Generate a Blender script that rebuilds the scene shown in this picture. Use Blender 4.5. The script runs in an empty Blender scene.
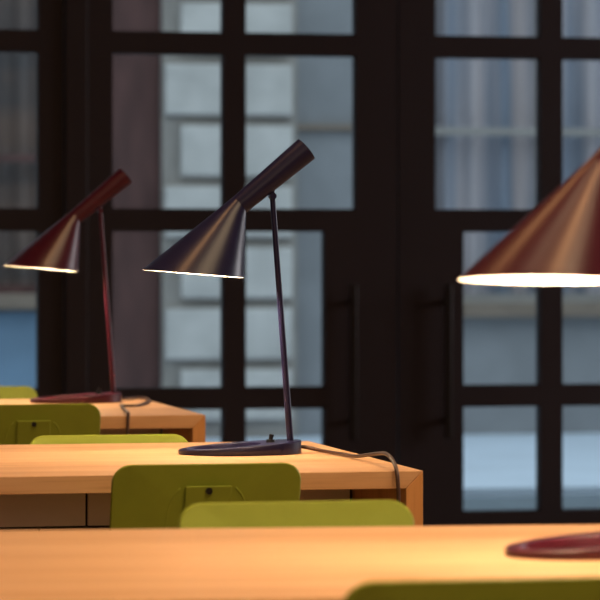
import bpy, bmesh, math
from mathutils import Vector, Matrix
C = bpy.context.scene
COL = C.collection
PI = math.pi

# ------------------------------------------------------------ camera, sky, lights, exposure
YAW = math.radians(12.2)
cam_d = bpy.data.cameras.new('camera')
cam = bpy.data.objects.new('camera', cam_d)
COL.objects.link(cam)
cam.location = (0, 0, 1.10)
cam.rotation_euler = (PI / 2, 0, -YAW)
cam_d.sensor_width = 36
cam_d.lens = 198
cam_d.shift_y = -47 / 600
cam_d.clip_end = 200
cam_d.dof.use_dof = True
cam_d.dof.focus_distance = 5.88
cam_d.dof.aperture_fstop = 8.5
C.camera = cam

C.view_settings.view_transform = 'Standard'
C.view_settings.look = 'None'
C.view_settings.gamma = 1
C.view_settings.use_curve_mapping = False
C.view_settings.exposure = 0.0

w = bpy.data.worlds.new('overcast_dusk')
C.world = w
w.use_nodes = True
bg = w.node_tree.nodes['Background']
bg.inputs[0].default_value = (0.60, 0.70, 0.79, 1)
bg.inputs[1].default_value = 1.75

WARM = (1.0, 0.73, 0.43)


def area(name, loc, rot, size, energy, color, spread=PI, shape='SQUARE', size_y=None):
    d = bpy.data.lights.new(name, 'AREA')
    d.energy = energy
    d.color = color
    d.shape = shape
    d.size = size
    if size_y:
        d.size_y = size_y
    d.spread = spread
    o = bpy.data.objects.new(name, d)
    COL.objects.link(o)
    o.location = loc
    o.rotation_euler = rot
    return o


# long soft ceiling lights of the reading room, one over each table row
for ty, e in ((2.45, 50), (4.65, 33), (6.55, 32)):
    area('ceiling_or_fill_light', (1.75 if ty > 3 else 1.3, ty, 3.36), (math.radians(10), math.radians(6), 0), 2.1, e * 0.9, WARM, math.radians(105), 'RECTANGLE', 1.5 if ty > 3 else 1.0)
# small warm downlights between them
for p in ((0.50, 5.53, 6), (1.52, 3.48, 10), (1.35, 6.68, 7)):
    area('ceiling_downlight', (p[0], p[1], 3.32), (0, 0, 0), 0.16, p[2], (1.0, 0.50, 0.20), math.radians(150), 'DISK')
# added warm fill from behind the camera, lifts table edges and chair backs
area('ceiling_or_fill_light', (-1.4, -1.0, 2.3), (math.radians(78), 0, 0), 5.5, 42, (1.0, 0.70, 0.50), PI, 'RECTANGLE', 2.0)
# added area light over the side window, brightens the streak on the shades
area('added_window_light', (8.36, 8.7, 1.9), (0, math.radians(90), 0), 1.9, 105, (1.0, 0.92, 0.94), PI, 'RECTANGLE', 3.2)


# ------------------------------------------------------------ materials
def mat(name, col, rough=0.5, metal=0.0, spec=0.5, noise=0.0, nscale=8.0, stretch=(1, 1, 1), col2=None, bump=0.0, coat=0.0):
    m = bpy.data.materials.new(name)
    m.use_nodes = True
    nt = m.node_tree
    b = nt.nodes['Principled BSDF']
    b.inputs['Base Color'].default_value = (*col, 1)
    b.inputs['Roughness'].default_value = rough
    b.inputs['Metallic'].default_value = metal
    b.inputs['Specular IOR Level'].default_value = spec
    b.inputs['Coat Weight'].default_value = coat
    tc = nt.nodes.new('ShaderNodeTexCoord')
    mp = nt.nodes.new('ShaderNodeMapping')
    mp.inputs['Scale'].default_value = stretch
    n = nt.nodes.new('ShaderNodeTexNoise')
    n.inputs['Scale'].default_value = nscale
    n.inputs['Detail'].default_value = 5
    nt.links.new(tc.outputs['Object'], mp.inputs[0])
    nt.links.new(mp.outputs[0], n.inputs['Vector'])
    c2 = col2 or tuple(max(0, c * (1 - noise)) for c in col)
    r = nt.nodes.new('ShaderNodeValToRGB')
    r.color_ramp.elements[0].position = 0.32
    r.color_ramp.elements[1].position = 0.68
    r.color_ramp.elements[0].color = (*c2, 1)
    r.color_ramp.elements[1].color = (*col, 1)
    nt.links.new(n.outputs['Fac'], r.inputs[0])
    nt.links.new(r.outputs[0], b.inputs['Base Color'])
    if bump:
        bp = nt.nodes.new('ShaderNodeBump')
        bp.inputs['Strength'].default_value = bump
        bp.inputs['Distance'].default_value = 0.002
        nt.links.new(n.outputs['Fac'], bp.inputs['Height'])
        nt.links.new(bp.outputs[0], b.inputs['Normal'])
    return m


def wood(name, axis, light, dark):
    """oak: long grain streaks, fine pores and darker growth lines, running along one axis"""
    m = bpy.data.materials.new(name)
    m.use_nodes = True
    nt = m.node_tree
    L = nt.links.new
    b = nt.nodes['Principled BSDF']
    b.inputs['Roughness'].default_value = 0.42
    b.inputs['Specular IOR Level'].default_value = 0.35
    tc = nt.nodes.new('ShaderNodeTexCoord')

    def noise(scale, st, detail):
        mp = nt.nodes.new('ShaderNodeMapping')
        sc = [st, st, st]
        sc['xyz'.index(axis)] = 1.0
        mp.inputs['Scale'].default_value = sc
        n = nt.nodes.new('ShaderNodeTexNoise')
        n.inputs['Scale'].default_value = scale
        n.inputs['Detail'].default_value = detail
        n.inputs['Distortion'].default_value = 0.3
        L(tc.outputs['Object'], mp.inputs[0])
        L(mp.outputs[0], n.inputs['Vector'])
        return n
    n1 = noise(1.2, 14, 4)
    n2 = noise(5.0, 30, 3)
    r = nt.nodes.new('ShaderNodeValToRGB')
    r.color_ramp.elements[0].position = 0.30
    r.color_ramp.elements[0].color = (*dark, 1)
    r.color_ramp.elements[1].position = 0.62
    r.color_ramp.elements[1].color = (*light, 1)
    L(n1.outputs['Fac'], r.inputs[0])
    r2 = nt.nodes.new('ShaderNodeValToRGB')
    r2.color_ramp.elements[0].position = 0.30
    r2.color_ramp.elements[0].color = (0.78, 0.72, 0.66, 1)
    r2.color_ramp.elements[1].position = 0.48
    r2.color_ramp.elements[1].color = (1, 1, 1, 1)
    L(n2.outputs['Fac'], r2.inputs[0])
    mx = nt.nodes.new('ShaderNodeMix')
    mx.data_type = 'RGBA'
    mx.blend_type = 'MULTIPLY'
    mx.inputs[0].default_value = 0.8
    L(r.outputs[0], mx.inputs[6])
    L(r2.outputs[0], mx.inputs[7])
    L(mx.outputs[2], b.inputs['Base Color'])
    bp = nt.nodes.new('ShaderNodeBump')
    bp.inputs['Strength'].default_value = 0.08
    bp.inputs['Distance'].default_value = 0.001
    L(n2.outputs['Fac'], bp.inputs['Height'])
    L(bp.outputs[0], b.inputs['Normal'])
    return m


OAK_L, OAK_D = (0.74, 0.44, 0.24), (0.62, 0.33, 0.15)
M = dict(
    oak_x=wood('oak_grain_lengthwise', 'x', OAK_L, OAK_D),
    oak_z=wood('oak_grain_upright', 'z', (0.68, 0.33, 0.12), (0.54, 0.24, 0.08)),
    panel=mat('taupe_laminate', (0.74, 0.62, 0.60), 0.55, noise=0.12, nscale=6),
    dark_gap=mat('dark_rail', (0.02, 0.013, 0.01), 0.7),
    green=mat('olive_green_plastic', (0.25, 0.295, 0.028), 0.55, spec=0.22, noise=0.06, nscale=30, bump=0.04),
    bolt=mat('dark_bolt', (0.03, 0.025, 0.02), 0.4, metal=0.7),
    leg=mat('grey_steel', (0.35, 0.35, 0.33), 0.35, metal=0.8),
    navy=mat('aubergine_navy_lacquer', (0.012, 0.011, 0.046), 0.33, spec=0.36, noise=0.1, nscale=40),
    burg=mat('burgundy_lacquer', (0.050, 0.006, 0.016), 0.33, spec=0.34, noise=0.1, nscale=40),
    inner=mat('white_shade_lining', (0.88, 0.85, 0.78), 0.6),
    black=mat('black_plastic', (0.012, 0.012, 0.014), 0.35),
    cord=mat('brown_cord', (0.075, 0.035, 0.022), 0.42, noise=0.3, nscale=60),
    frame=mat('black_brown_steel', (0.028, 0.017, 0.019), 0.45, spec=0.4, noise=0.2, nscale=4, stretch=(1, 1, 0.3)),
    handle=mat('dark_bronze', (0.030, 0.024, 0.022), 0.3, metal=0.5),
    wall=mat('dark_plaster', (0.22, 0.18, 0.15), 0.85, noise=0.15, nscale=3, bump=0.2),
    ceil=mat('grey_ceiling', (0.20, 0.18, 0.16), 0.9, noise=0.1, nscale=3),
    floor=wood('oak_boards', 'x', (0.42, 0.29, 0.20), (0.30, 0.20, 0.13)),
    stone=mat('pale_ashlar', (0.58, 0.56, 0.53), 0.85, noise=0.30, nscale=3.2, bump=0.3),
    stone_d=mat('grey_render', (0.27, 0.275, 0.285), 0.9, noise=0.2, nscale=3, bump=0.3),
    brown=mat('brown_rendered_recess', (0.105, 0.048, 0.042), 0.85, noise=0.35, nscale=3, stretch=(4, 1, 1)),
    blue=mat('blue_painted_panel', (0.17, 0.27, 0.38), 0.7, noise=0.2, nscale=3),
    wframe=mat('grey_timber_frame', (0.27, 0.25, 0.23), 0.6, noise=0.1, nscale=8),
    joint=mat('weathered_stone', (0.34, 0.31, 0.28), 0.9, noise=0.2, nscale=5),
    sill=mat('brown_stone_sill', (0.22, 0.17, 0.13), 0.8, noise=0.2, nscale=6),
    curtain=mat('grey_curtain', (0.46, 0.40, 0.40), 0.9, nscale=2.2, stretch=(5, 1, 0.15), col2=(0.15, 0.19, 0.25)),
    shutter=mat('weathered_shutter', (0.20, 0.13, 0.10), 0.8, nscale=1.6, stretch=(0.4, 1, 2.4), col2=(0.09, 0.08, 0.08)),
    pave=mat('pale_paving', (0.60, 0.69, 0.79), 0.75, noise=0.12, nscale=1.5),
    asphalt=mat('asphalt', (0.15, 0.19, 0.22), 0.9, noise=0.2, nscale=8, bump=0.3),
)


def glass_mat():
    m = bpy.data.materials.new('pane_glass')
    m.use_nodes = True
    nt = m.node_tree
    for n in list(nt.nodes):
        if n.type == 'BSDF_PRINCIPLED':
            nt.nodes.remove(n)
    out = [n for n in nt.nodes if n.type == 'OUTPUT_MATERIAL'][0]
    t = nt.nodes.new('ShaderNodeBsdfTransparent')
    t.inputs[0].default_value = (0.93, 0.96, 0.96, 1)
    g = nt.nodes.new('ShaderNodeBsdfGlossy')
    g.inputs['Roughness'].default_value = 0.03
    f = nt.nodes.new('ShaderNodeFresnel')
    f.inputs[0].default_value = 1.25
    mx = nt.nodes.new('ShaderNodeMixShader')
    nt.links.new(f.outputs[0], mx.inputs[0])
    nt.links.new(t.outputs[0], mx.inputs[1])
    nt.links.new(g.outputs[0], mx.inputs[2])
    nt.links.new(mx.outputs[0], out.inputs[0])
    return m


M['glass'] = glass_mat()
mb = bpy.data.materials.new('lit_bulb')
mb.use_nodes = True
mb.node_tree.nodes['Principled BSDF'].inputs['Emission Color'].default_value = (1, 0.78, 0.5, 1)
mb.node_tree.nodes['Principled BSDF'].inputs['Emission Strength'].default_value = 22
M['bulb'] = mb


# ------------------------------------------------------------ helpers
def obj(name, bm, m, parent=None, bevel=0.0, smooth=False, loc=None):
    me = bpy.data.meshes.new(name)
    bmesh.ops.recalc_face_normals(bm, faces=bm.faces[:])
    bm.to_mesh(me)
    bm.free()
    o = bpy.data.objects.new(name, me)
    COL.objects.link(o)
    me.materials.append(M[m])
    if smooth:
        for p in me.polygons:
            p.use_smooth = True
    if bevel:
        b = o.modifiers.new('bevel', 'BEVEL')
        b.width = bevel
        b.segments = 2
        b.limit_method = 'ANGLE'
    if smooth == 'auto':
        e = o.modifiers.new('split', 'EDGE_SPLIT')
        e.split_angle = math.radians(40)
    if parent:
        o.parent = parent
    if loc:
        o.location = loc
    return o


def empty(name, loc, rz=0.0):
    o = bpy.data.objects.new(name, None)
    COL.objects.link(o)
    o.location = loc
    o.rotation_euler = (0, 0, rz)
    o.empty_display_size = 0.1
    return o


def tag(o, label, cat, group=None, kind=None):
    if label:
        o['label'] = label
    if cat:
        o['category'] = cat
    if group:
        o['group'] = group
    if kind:
        o['kind'] = kind
    return o


def copy_tree(o, parent=None):
    c = o.copy()
    COL.objects.link(c)
    c.parent = parent
    for ch in list(o.children):
        copy_tree(ch, c)
    return c


def add_box(bm, x0, x1, y0, y1, z0, z1):
    vs = [bm.verts.new((x, y, z)) for x in (x0, x1) for y in (y0, y1) for z in (z0, z1)]
    for f in ((0, 1, 3, 2), (4, 6, 7, 5), (0, 4, 5, 1), (2, 3, 7, 6), (0, 2, 6, 4), (1, 5, 7, 3)):
        bm.faces.new([vs[i] for i in f])
    return bm


def box(*a):
    return add_box(bmesh.new(), *a)


def add_prism(bm, pts, axis, a, b):
    """polygon pts extruded from a to b along axis ('y': pts are x,z; 'z': pts are x,y)"""
    def P(p, t):
        return (p[0], t, p[1]) if axis == 'y' else ((p[0], p[1], t) if axis == 'z' else (t, p[0], p[1]))
    A = [bm.verts.new(P(p, a)) for p in pts]
    B = [bm.verts.new(P(p, b)) for p in pts]
    bm.faces.new(A)
    bm.faces.new(B[::-1])
    n = len(pts)
    for i in range(n):
        bm.faces.new((A[i], A[(i + 1) % n], B[(i + 1) % n], B[i]))
    return bm


def loft(bm, rings, cap0=False, cap1=False, closed=True):
    R = [[bm.verts.new(p) for p in r] for r in rings]
    n = len(R[0])
    for a, b in zip(R, R[1:]):
        for i in range(n if closed else n - 1):
            bm.faces.new((a[i], a[(i + 1) % n], b[(i + 1) % n], b[i]))
    if cap0:
        bm.faces.new(R[0][::-1])
    if cap1:
        bm.faces.new(R[-1])
    return R


def ring(c, e1, e2, r, n=48):
    c, e1, e2 = Vector(c), Vector(e1).normalized(), Vector(e2).normalized()
    return [c + (e1 * math.cos(2 * PI * i / n) + e2 * math.sin(2 * PI * i / n)) * r for i in range(n)]


def add_rod(bm, a, b, r0, r1=None, n=20):
    a, b = Vector(a), Vector(b)
    d = (b - a).normalized()
    e1 = d.orthogonal().normalized()
    e2 = d.cross(e1)
    r1 = r0 if r1 is None else r1
    loft(bm, [ring(a, e1, e2, r0, n), ring(b, e1, e2, r1, n)], True, True)
    return bm


def tube_path(bm, pts, r, n=10, sub=8):
    """smooth Catmull-Rom tube through pts"""
    P = [Vector(p) for p in pts]
    P = [P[0] * 2 - P[1]] + P + [P[-1] * 2 - P[-2]]
    Q = []
    for i in range(1, len(P) - 2):
        for k in range(sub):
            t = k / sub
            a, b, c, d = P[i - 1], P[i], P[i + 1], P[i + 2]
            Q.append(0.5 * ((2 * b) + (c - a) * t + (2 * a - 5 * b + 4 * c - d) * t * t + (3 * b - a - 3 * c + d) * t ** 3))
    Q.append(P[-2])
    rings = []
    e1 = (Q[1] - Q[0]).orthogonal().normalized()
    for i, q in enumerate(Q):
        d = (Q[min(i + 1, len(Q) - 1)] - Q[max(i - 1, 0)]).normalized()
        e1 = (e1 - d * e1.dot(d)).normalized()
        rings.append(ring(q, e1, d.cross(e1), r, n))
    loft(bm, rings, True, True)
    return bm


# ------------------------------------------------------------ the room
RX0, RX1, RY0, RY1, RZ = -5.14, 8.40, -3.0, 11.09, 3.40
tag(obj('floor', box(RX0 - 0.15, RX1 + 0.15, RY0 - 0.15, RY1 + 0.10, -0.10, 0), 'floor'), None, None, kind='structure')
tag(obj('ceiling', box(RX0 - 0.15, RX1 + 0.15, RY0 - 0.15, RY1 + 0.10, RZ, RZ + 0.2), 'ceil'), None, None, kind='structure')
tag(obj('wall_left', box(RX0 - 0.15, RX0, RY0 - 0.15, RY1 + 0.10, 0, RZ), 'wall'), None, None, kind='structure')
bm = bmesh.new()
WY0, WY1, WZ0, WZ1 = 7.0, 10.4, 0.9, 2.9
for a in ((RY0 - 0.15, WY0, 0, RZ), (WY1, RY1 + 0.10, 0, RZ), (WY0, WY1, 0, WZ0), (WY0, WY1, WZ1, RZ)):
    add_box(bm, RX1, RX1 + 0.15, *a)
tag(obj('wall_right', bm, 'wall'), None, None, kind='structure')
tag(obj('wall_front', box(RX0, RX1, RY0 - 0.15, RY0, 0, RZ), 'wall'), None, None, kind='structure')
tag(obj('wall_back', box(RX0, RX1, RY1, RY1 + 0.10, 3.12, RZ), 'wall'), None, None, kind='structure')

# side window in the right wall
win = tag(empty('window_1', (RX1 + 0.03, WY0, WZ0)), None, None, kind='structure')
bm = bmesh.new()
ww, wh = WY1 - WY0, WZ1 - WZ0
for a in ((0, ww, 0, 0.07), (0, ww, wh - 0.07, wh), (0, 0.07, 0.07, wh - 0.07), (ww - 0.07, ww, 0.07, wh - 0.07), (ww / 2 - 0.035, ww / 2 + 0.035, 0.07, wh - 0.07)):
    add_box(bm, 0, 0.06, *a)
obj('window_frame', bm, 'frame', win)
for a, b in ((0.06, ww / 2 - 0.03), (ww / 2 + 0.03, ww - 0.06)):
    obj('glass_pane', box(0.027, 0.033, a, b, 0.06, wh - 0.06), 'glass', win)

ROWS = ((0.199, 0.567), (0.638, 1.176), (1.249, 1.780), (1.853, 2.387), (2.462, 2.99))
DT = 3.11
PITCH, X0 = 2.222, 1.660


def leaf(n, side, x):
    """glazed door leaf; panes narrower beside the lock stile below the middle rail"""
    root = empty('door_%d' % n, (x, RY1, 0))
    root['kind'] = 'structure'
    if side == 'L':
        W = 1.084
        cols = [((0.086, 0.471), (0.086, 0.471)), ((0.548, 0.936), (0.548, 0.826))]
    else:
        W = 1.056
        cols = [((0.132, 0.512), (0.233, 0.512)), ((0.592, 0.970), (0.592, 0.970))]
    ya, yb = 0.0, 0.06
    bm = bmesh.new()
    # build the frame as boxes between the openings, row by row
    zs = [0.012]
    for i, (z0, z1) in enumerate(ROWS):
        lo = i < 2
        e = [c[1] if lo else c[0] for c in cols]
        xs = [0.002, e[0][0], e[0][1], e[1][0], e[1][1], W - 0.002]
        for k in (0, 2, 4):
            add_box(bm, xs[k], xs[k + 1], ya, yb, z0, z1)
    zz = [0.012] + [z for r in ROWS for z in r] + [DT - 0.01]
    for k in range(0, len(zz), 2):
        add_box(bm, 0.002, W - 0.002, ya, yb, zz[k], zz[k + 1])
    bmesh.ops.remove_doubles(bm, verts=bm.verts[:], dist=1e-5)
    fr = obj('door_frame', bm, 'frame', root)
    # glazing beads and one pane per opening
    for i, (z0, z1) in enumerate(ROWS):
        for c in cols:
            a, b = c[1] if i < 2 else c[0]
            g = bmesh.new()
            add_box(g, a - 0.004, b + 0.004, 0.027, 0.033, z0 - 0.004, z1 + 0.004)
            p = obj('glass_pane', g, 'glass', root)
            t = 0.003
            g = bmesh.new()
            for ys in ((0.014, 0.027), (0.033, 0.046)):
                add_box(g, a, b, ys[0], ys[1], z0, z0 + t)
                add_box(g, a, b, ys[0], ys[1], z1 - t, z1)
                add_box(g, a, a + t, ys[0], ys[1], z0 + t, z1 - t)
                add_box(g, b - t, b, ys[0], ys[1], z0 + t, z1 - t)
            obj('glazing_bead', g, 'frame', root)
    # long upright pull handle on its two stand-offs
    hx = W - 0.17 if side == 'L' else 0.165
    g = bmesh.new()
    add_box(g, hx - 0.012, hx + 0.012, -0.065, -0.040, 0.46, 0.99)
    for z in (0.52, 0.93):
        add_box(g, hx - 0.008, hx + 0.008, -0.040, 0.0, z - 0.01, z + 0.01)
    obj('pull_handle', g, 'handle', root, bevel=0.003)
    return root


n = 1
for k in range(-3, 3):
    x = X0 + k * PITCH
    leaf(n, 'L', x)
    leaf(n + 1, 'R', x + 1.086)
    n += 2
for i, k in enumerate(range(-3, 4)):
    x = X0 + k * PITCH - 0.078
    tag(obj('trim_%d' % (i + 1), box(x, x + 0.076, RY1 - 0.02, RY1 + 0.08, 0, DT), 'frame', bevel=0.003), None, None, kind='structure')
tag(obj('trim_8', box(RX0, RX1, RY1 - 0.01, RY1 + 0.08, DT, 3.12), 'frame'), None, None, kind='structure')

# ------------------------------------------------------------ the street outside
tag(obj('pavement', box(-12, 26, 14.9, 30, -0.16, 0.0), 'pave'), None, None, kind='structure')
tag(obj('road', box(-12, 26, RY1 + 0.25, 14.9, -0.2, -0.04), 'asphalt'), None, None, kind='structure')

FY = 19.20
bld = empty('building', (3.7, FY, 0))
tag(bld, 'pale stone building across the street, seen through the glazed doors', 'building')


def bpart(name, bm, m, bevel=0.0, smooth=False, parent=None):
    bmesh.ops.translate(bm, verts=bm.verts[:], vec=(-3.7, -FY, 0))
    return obj(name, bm, m, parent or bld, bevel, smooth)


HB = 6.5
bm = bmesh.new()
add_box(bm, -8, 1.6, FY + 0.12, FY + 0.6, 0, HB)
add_box(bm, 1.6, 2.86, FY + 0.12, FY + 0.6, 0, 0.86)
add_box(bm, 1.6, 2.86, FY + 0.12, FY + 0.6, 3.6, HB)
add_box(bm, 2.86, 4.93, FY + 0.12, FY + 0.6, 0, HB)
add_box(bm, 4.93, 7.4, FY + 0.12, FY + 0.6, 0, 0.80)
add_box(bm, 4.93, 7.4, FY + 0.12, FY + 0.6, 3.6, HB)
add_box(bm, 7.4, 20, FY + 0.12, FY + 0.6, 0, HB)
bpart('wall', bm, 'stone_d')
# brown recessed strip left of the pilaster
bpart('recess_panel', box(2.90, 3.325, FY + 0.09, FY + 0.119, 0.02, 4.6), 'brown')
# rusticated pilaster: flat backing and one dressed block per course
bpart('pilaster', box(3.33, 4.14, FY + 0.03, FY + 0.119, 0, 5.6), 'joint')
zc = 0.08
i = 0
while zc < 5.2:
    x0 = 3.335 if i % 2 else 3.43
    if zc in (0.08,):
        x0 = 3.43
    bpart('stone_block', box(x0, 4.10, FY - 0.035, FY + 0.029, zc + 0.030, zc + 0.361 - 0.030), 'stone', bevel=0.012)
    zc += 0.361
    i += 1
bpart('dado_panel', box(1.62, 2.85, FY + 0.10, FY + 0.119, 0.05, 0.755), 'blue')
bpart('string_course', box(4.141, 4.92, FY + 0.07, FY + 0.119, 1.835, 1.87), 'sill')
bpart('cornice', box(-8, 20, FY - 0.10, FY + 0.119, 5.65, 5.95), 'stone', bevel=0.03)


def shop_window(x0, x1, z0, z1, bars, rail, cur, sillm, frm='wframe'):
    f = bmesh.new()
    y0, y1 = FY + 0.16, FY + 0.24
    add_box(f, x0, x0 + 0.06, y0, y1, z0, z1)
    add_box(f, x1 - 0.06, x1, y0, y1, z0, z1)
    add_box(f, x0, x1, y0, y1, z1 - 0.08, z1)
    add_box(f, x0, x1, y0, y1, z0, z0 + 0.05)
    add_box(f, x0, x1, y0 + 0.01, y1 - 0.01, rail - 0.022, rail + 0.022)
    for b in bars:
        add_box(f, b - 0.03, b + 0.03, y0 + 0.01, y1 - 0.01, z0, z1)
    fr = bpart('window', f, frm)
    bpart('sill', box(x0 - 0.05, x1 + 0.05, FY - 0.02, FY + 0.118, z0 - 0.09, z0), sillm, bevel=0.01)
    # hanging curtain or shutter behind the frame, folded
    c = bmesh.new()
    N = 140
    pts = []
    for i in range(N + 1):
        x = x0 + (x1 - x0) * i / N
        y = FY + 0.34 + 0.035 * math.sin(x * 34) + 0.02 * math.sin(x * 13 + 1)
        pts.append((x, y))
    loft(c, [[(p[0], p[1], z0) for p in pts] + [(p[0], p[1] + 0.01, z0) for p in pts[::-1]],
             [(p[0], p[1], z1) for p in pts] + [(p[0], p[1] + 0.01, z1) for p in pts[::-1]]], True, True)
    bpart('curtain', c, cur, smooth='auto')


shop_window(4.93, 7.4, 0.80, 3.6, (5.70, 6.55), 1.84, 'curtain', 'sill')
shop_window(1.6, 2.86, 0.86, 3.6, (2.2,), 1.66, 'shutter', 'sill', 'brown')


# ------------------------------------------------------------ tables
def table(x_right, y_front, rz, label, seams, low_seams):
    """origin at the right front foot; runs to -x and +y"""
    Lx, D, T, H = 2.60, 0.885, 0.029, 0.74
    root = empty('reading_table', (x_right, y_front, 0), rz)
    tag(root, label, 'table', 'oak reading tables in a row')
    bm = bmesh.new()
    add_prism(bm, [(-Lx, H), (0, H), (-T, H - T), (-Lx + T, H - T)], 'y', 0, D)
    obj('tabletop', bm, 'oak_x', root, bevel=0.0012)
    for a, s in ((0, -1), (-Lx, 1)):
        bm = bmesh.new()
        add_prism(bm, [(a, 0), (a, H - 0.0004), (a + s * T, H - T - 0.0004), (a + s * T, 0)], 'y', 0, D)
        obj('leg', bm, 'oak_z', root, bevel=0.0012)
    # modesty boxes under the middle of the table
    y0, y1 = 0.375, 0.40
    bm = bmesh.new()
    add_box(bm, -Lx + T + 0.002, -T - 0.002, y0 + 0.012, y1, 0.30, H - T - 0.002)
    obj('backing_rail', bm, 'dark_gap', root)
    xs = [-Lx + T + 0.006] + seams + [-T - 0.006]
    for a, b in zip(xs, xs[1:]):
        obj('modesty_panel', box(a + 0.0022, b - 0.0022, y0, y0 + 0.0115, 0.6275, H - T - 0.003), 'panel', root, bevel=0.001)
    xs = [-Lx + T + 0.006] + low_seams + [-T - 0.006]
    for a, b in zip(xs, xs[1:]):
        obj('modesty_panel', box(a + 0.0022, b - 0.0022, y0, y0 + 0.0115, 0.31, 0.6225), 'panel', root, bevel=0.001)
    return root


t_mid = table(1.352, 5.290, 0, 'oak table under the dark blue lamp, in the middle of the row', [-1.9, -1.2, -0.505], [-1.98, -1.28, -0.587])
t_far = table(1.345, 7.215, 0, 'oak table with a burgundy lamp, furthest back by the glazed doors', [-1.9, -1.2, -0.505], [-1.98, -1.28, -0.587])
t_near = table(1.383, 3.305, math.radians(-5), 'oak table nearest the viewer, its blurred top crossing the bottom of the picture', [-1.9, -1.2, -0.505], [-1.98, -1.28, -0.587])


# ------------------------------------------------------------ chairs
def make_chair():
    """origin on the floor under the top of the backrest; the sitter faces +y"""
    root = empty('chair', (0, 0, 0))
    W, Z0, Z1, R, TH = 0.296, 0.555, 0.770, 0.030, 0.009
    lean = 0.27

    def S(x, z, t):
        y = (Z1 - z) * lean + 0.26 * x * x * -1.0 + 0.0
        # edges of the shell curl forwards towards the sitter
        y = (Z1 - z) * lean + 0.55 * x * x
        return (x, y + t, z)
    # outline with rounded corners
    out = []
    for cx, cz, a0 in ((W / 2 - R, Z1 - R, 0), (-W / 2 + R, Z1 - R, PI / 2), (-W / 2 + R, Z0 + R, PI), (W / 2 - R, Z0 + R, 1.5 * PI)):
        for k in range(9):
            a = a0 + k * PI / 16
            out.append((cx + R * math.cos(a), cz + R * math.sin(a)))
    c0 = (0, (Z0 + Z1) / 2)
    bm = bmesh.new()

    def inset(f, rnd=0.0):
        return [(c0[0] + (x - c0[0]) * f, c0[1] + (z - c0[1]) * f) for x, z in out]
    fr = [1.0 - 0.012, 0.93, 0.8, 0.6, 0.4, 0.2]
    # back side rings (t=0), edge, front side rings (t=TH)
    rings = [[S(x, z, 0) for x, z in inset(f)] for f in fr[::-1]]
    rings += [[S(x, z, 0.0025) for x, z in inset(1.0)], [S(x, z, TH - 0.0025) for x, z in inset(1.0)]]
    rings += [[S(x, z, TH) for x, z in inset(f)] for f in fr]
    loft(bm, rings, True, True)
    back = obj('backrest', bm, 'green', root, smooth='auto')
    # bracket plate moulded on the back of the shell, with its bolt
    bm = bmesh.new()

    def raised(bm, x0, x1, z0, z1, t0, t1, n=10):
        rows = []
        for z in (z0, z1):
            xs = [x0 + (x1 - x0) * i / n for i in range(n + 1)]
            rows.append([S(x, z, t0) for x in xs] + [S(x, z, t1) for x in xs[::-1]])
        loft(bm, rows, True, True)
    raised(bm, -0.0365, 0.0365, 0.560, 0.735, 0.0, -0.006)
    br = obj('bracket_plate', bm, 'green', root, bevel=0.002)
    bm = bmesh.new()
    p = Vector(S(0, 0.727, -0.006))
    add_rod(bm, p + Vector((0, -0.003, 0)), p + Vector((0, 0.002, 0)), 0.0055, n=16)
    obj('bolt', bm, 'bolt', br)
    # low moulded ridge curving round the bracket
    for s in (-1, 1):
        bm = bmesh.new()
        arc = [(0.064, 0.60), (0.064, 0.66), (0.062, 0.69), (0.055, 0.716), (0.044, 0.731)]
        pts = [S(s * x, z, 0.0006) for x, z in arc]
        tube_path(bm, pts, 0.0015, 8, 5)
        obj('moulded_ridge', bm, 'green', back, smooth=True)
    # spine bar bending from the bracket under the seat
    bm = bmesh.new()
    prof = [(0.036, 0.575), (0.040, 0.48), (0.055, 0.432), (0.10, 0.418), (0.30, 0.418),
            (0.30, 0.426), (0.105, 0.426), (0.066, 0.437), (0.052, 0.482), (0.048, 0.575)]
    add_prism(bm, prof, 'x', -0.025, 0.025)
    obj('spine', bm, 'leg', root, bevel=0.001)
    # seat with rounded corners and a waterfall front
    bm = bmesh.new()
    sw, y0, y1, R2 = 0.19, 0.075, 0.455, 0.05
    o2 = []
    for cx, cy, a0 in ((sw - R2, y1 - R2, 0), (-sw + R2, y1 - R2, PI / 2), (-sw + R2, y0 + R2, PI), (sw - R2, y0 + R2, 1.5 * PI)):
        for k in range(9):
            a = a0 + k * PI / 16
            o2.append((cx + R2 * math.cos(a), cy + R2 * math.sin(a)))
    cy = (y0 + y1) / 2

    def SZ(x, y, top):
        d = max(0, y - 0.38)
        return 0.440 - 4.0 * d * d + 0.25 * x * x + (0.010 if top else 0)
    rr = []
    for top in (False, True):
        fs = [0.2, 0.5, 0.8, 0.985] if not top else [0.985, 0.8, 0.5, 0.2]
        for f in fs:
            rr.append([(x * f, cy + (y - cy) * f, SZ(x * f, cy + (y - cy) * f, top)) for x, y in o2])
        if not top:
            rr.append([(x, y, SZ(x, y, False) + 0.005) for x, y in o2])
    loft(bm, rr, True, True)
    obj('seat', bm, 'green', root, smooth='auto')
    bm = bmesh.new()
    for s in (-1, 1):
        add_rod(bm, (s * 0.14, 0.11, 0.425), (s * 0.14, 0.40, 0.425), 0.009)
    add_rod(bm, (-0.14, 0.13, 0.412), (0.14, 0.13, 0.412), 0.008)
    add_rod(bm, (-0.14, 0.37, 0.412), (0.14, 0.37, 0.412), 0.008)
    obj('seat_frame', bm, 'leg', root)
    for sx in (-1, 1):
        for yy, oy in ((0.12, -0.05), (0.39, 0.03)):
            bm = bmesh.new()
            add_rod(bm, (sx * 0.14, yy, 0.425), (sx * 0.175, yy + oy, 0.0), 0.010, 0.008)
            obj('leg', bm, 'leg', root, smooth='auto')
    return root


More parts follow.
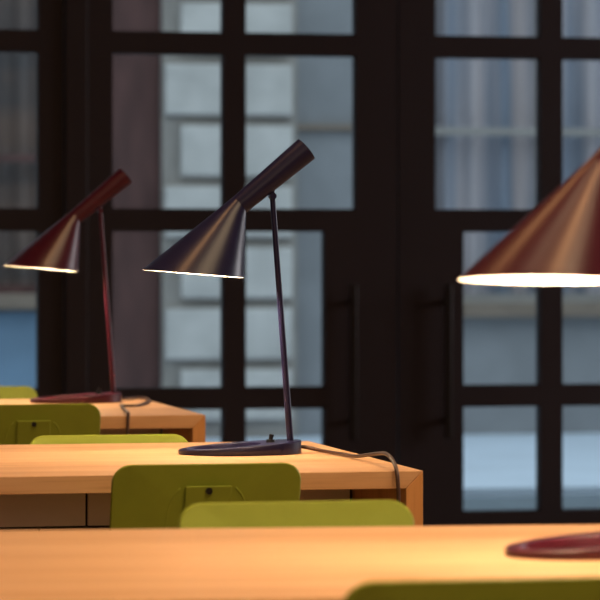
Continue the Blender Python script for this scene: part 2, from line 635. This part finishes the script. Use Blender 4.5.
G = 'green chairs at the oak tables'
chair = make_chair()
spots = [
    # x, y, rotation, x scale, z scale, label
    (0.961, 5.120, 0.0, 1.03, 0.996, 'dark olive chair with bolted back turned to the viewer, below the dark blue lamp'),
    (0.944, 4.410, PI, 1.105, 0.989, 'bright green chair facing the viewer, just behind the nearest table'),
    (0.970, 6.220, PI, 1.05, 0.980, 'yellow-green chair facing the viewer behind the table with the blue lamp'),
    (0.945, 7.085, 0.0, 1.00, 1.004, 'olive chair with bolted back cut off by the left edge, below the burgundy lamp'),
    (0.985, 8.455, PI, 1.00, 0.984, 'yellow-green chair top behind the furthest table, at the left edge'),
    (0.883, 3.150, 0.0, 1.05, 1.009, 'very dark blurred chair top at the bottom right corner, nearest of all chairs'),
]
for i, (x, y, rz, sx, sz, lab) in enumerate(spots):
    c = chair if i == 0 else copy_tree(chair)
    c.location = (x, y, 0)
    c.rotation_euler = (0, 0, rz)
    c.scale = (sx, 1, sz)
    tag(c, lab, 'chair', G)


# ------------------------------------------------------------ lamps
def make_lamp(paint, label, loc, rz, cord, pitch=0.0, roll=0.0):
    """origin under the middle of the base; the shade points to -x"""
    root = empty('desk_lamp', loc, rz)
    tag(root, label, 'lamp', 'conical metal desk lamps')
    # base: round wedge with a round well cut through its low front
    N = 72
    rb, rh, hx = 0.1115, 0.066, -0.028

    def top(x):
        return 0.0085 + (x + rb) / (2 * rb) * 0.0150
    bm = bmesh.new()
    oc = [(rb * math.cos(2 * PI * i / N), 0.078 * math.sin(2 * PI * i / N)) for i in range(N)]
    ic = [(hx + rh * math.cos(2 * PI * i / N), 0.052 * math.sin(2 * PI * i / N)) for i in range(N)]
    B = 0.0015
    rings = [
        [(x * 0.985, y * 0.985, 0.0) for x, y in oc],
        [(x, y, B) for x, y in oc],
        [(x, y, top(x) - B) for x, y in oc],
        [(x * 0.985, y * 0.985, top(x)) for x, y in oc],
        [(hx + (x - hx) * 1.02, y * 1.02, top(x)) for x, y in ic],
        [(x, y, top(x) - B) for x, y in ic],
        [(x, y, 0.0) for x, y in ic],
    ]
    R = loft(bm, rings)
    for i in range(N):
        j = (i + 1) % N
        bm.faces.new((R[-1][i], R[-1][j], R[0][j], R[0][i]))
    base = obj('base', bm, paint, root, smooth='auto')
    # toggle switch
    bm = bmesh.new()
    sx = 0.056
    add_rod(bm, (sx, 0, top(sx) - 0.002), (sx, 0, top(sx) + 0.005), 0.0085, 0.0075)
    add_rod(bm, (sx, 0, top(sx) + 0.004), (sx + 0.002, 0, top(sx) + 0.014), 0.0035, 0.0045)
    tag(obj('switch', bm, 'black', root, smooth='auto'), 'small black switch', None)
    # stem with its foot collar and pivot
    bm = bmesh.new()
    st = Vector((0.0925, 0, top(0.0925) - 0.003))
    en = Vector((0.0585, 0, 0.474))
    add_rod(bm, st, en, 0.0062, 0.0050)
    obj('stem', bm, paint, root, smooth='auto')
    bm = bmesh.new()
    add_rod(bm, (0.0595, -0.008, 0.462), (0.0595, 0.008, 0.462), 0.0062)
    obj('pivot', bm, paint, root, smooth='auto')
    # shade: oblique cone from the tube down to the almost level rim
    ax = Vector((0.764, 0, 0.645))
    ey = Vector((0, 1, 0))
    ej = Vector((0.645, 0, -0.764))
    er = Vector((0.997, 0, -0.080)).normalized()
    cj, cr = Vector((-0.001, 0, 0.4460)), Vector((-0.0855, 0, 0.3225))
    rj, rr_ = 0.0185, 0.0915
    bm = bmesh.new()
    outer, inner = [], []
    K = 8
    for k in range(K + 1):
        t = k / K
        e = (ej * (1 - t) + er * t)
        for lst, dr in ((outer, 0.0), (inner, -0.0011)):
            c = cj * (1 - t) + cr * t
            ra = [cj + (ej * math.cos(2 * PI * i / 64) + ey * math.sin(2 * PI * i / 64)) * (rj + dr) for i in range(64)]
            rb2 = [cr + (er * math.cos(2 * PI * i / 64) + ey * math.sin(2 * PI * i / 64)) * (rr_ + dr) for i in range(64)]
            lst.append([p * (1 - t) + q * t for p, q in zip(ra, rb2)])
    loft(bm, outer + inner[::-1][:1])
    shade = obj('lamp_shade', bm, paint, root, smooth='auto')
    bm = bmesh.new()
    loft(bm, inner)
    lin = obj('shade_lining', bm, 'inner', shade, smooth=True)
    tag(lin, 'white inside of the shade', None)
    # tube: slightly widening cylinder, open and dark at its top
    bm = bmesh.new()
    ce = Vector((0.1215, 0, 0.5470))
    re = 0.0232
    loft(bm, [ring(cj, ej, ey, rj), ring(ce, ej, ey, re), ring(ce, ej, ey, re - 0.0016), ring(ce - ax * 0.02, ej, ey, re - 0.0020)], False, False)
    tb = obj('tube', bm, paint, shade, smooth='auto')
    bm = bmesh.new()
    loft(bm, [ring(ce - ax * 0.0195, ej, ey, re - 0.0022), ring(ce - ax * 0.016, ej, ey, re - 0.003)], True, True)
    obj('dark_tube_inside', bm, 'black', tb)  # black disc stands in for the shade inside the open tube
    # socket and bulb on the axis of the tube
    bm = bmesh.new()
    add_rod(bm, cj - ax * 0.010, cj - ax * 0.035, 0.0135)
    obj('socket', bm, 'inner', shade, smooth='auto')
    bm = bmesh.new()
    bc = cj - ax * 0.062
    bmesh.ops.create_uvsphere(bm, u_segments=24, v_segments=14, radius=0.0185, matrix=Matrix.Translation(bc))
    obj('bulb', bm, 'bulb', shade, smooth=True)
    # the light of the bulb
    d = bpy.data.lights.new('bulb_light', 'POINT')
    d.energy = 8.0
    d.color = (1.0, 0.76, 0.48)
    d.shadow_soft_size = 0.02
    lo = bpy.data.objects.new('bulb_light', d)
    COL.objects.link(lo)
    lo.parent = shade
    lo.location = cj * 0.32 + cr * 0.68
    # the head tips a little on its pivot
    if pitch or roll:
        pv = Vector((0.0595, 0, 0.470))
        rm = Matrix.Rotation(roll, 4, 'X') @ Matrix.Rotation(pitch, 4, 'Y')
        shade.matrix_local = Matrix.Translation(pv) @ rm @ Matrix.Translation(-pv)
    # mains cord
    if cord:
        ang = -rz
        pts = []
        for p in cord:
            v = Vector(p) - Vector(loc)
            pts.append(Matrix.Rotation(ang, 3, 'Z') @ v)
        bm = bmesh.new()
        tube_path(bm, pts, 0.0034, 10, 8)
        tag(obj('cord', bm, 'cord', root, smooth=True), 'thin brown cord', None)
    return root


TZ = 0.7402
make_lamp('navy', 'dark blue-black conical desk lamp in sharp focus on the middle table', (1.146, 5.810, TZ), 0.0,
          [(1.250, 5.812, 0.752), (1.268, 5.805, 0.750), (1.290, 5.760, 0.7455), (1.307, 5.671, 0.7445), (1.310, 5.60, 0.746), (1.314, 5.52, 0.753), (1.316, 5.445, 0.760),
           (1.311, 5.38, 0.763), (1.307, 5.324, 0.758), (1.304, 5.281, 0.744), (1.305, 5.272, 0.715), (1.306, 5.276, 0.66), (1.30, 5.278, 0.40), (1.28, 5.27, 0.10), (1.275, 5.29, 0.006), (1.25, 5.38, 0.004)])
make_lamp('burg', 'small burgundy conical desk lamp on the furthest table, at the left', (1.153, 7.890, TZ), 0.0,
          [(1.257, 7.89, 0.752), (1.275, 7.90, 0.748), (1.305, 7.985, 0.7445), (1.328, 8.02, 0.7445), (1.337, 7.95, 0.7445), (1.315, 7.80, 0.7445), (1.262, 7.62, 0.7445),
           (1.228, 7.60, 0.7445), (1.222, 7.63, 0.7445), (1.205, 7.50, 0.7445), (1.182, 7.30, 0.7450), (1.171, 7.214, 0.7465), (1.169, 7.203, 0.735), (1.168, 7.203, 0.70), (1.167, 7.200, 0.40), (1.19, 7.20, 0.10), (1.21, 7.21, 0.006), (1.28, 7.25, 0.004)])
near = make_lamp('burg', 'large blurred burgundy desk lamp cut off by the right edge, on the nearest table', (1.186, 3.785, TZ), math.radians(11), None, math.radians(-2.6), math.radians(-3.0))
near.scale = (1.08, 1.08, 1.035)
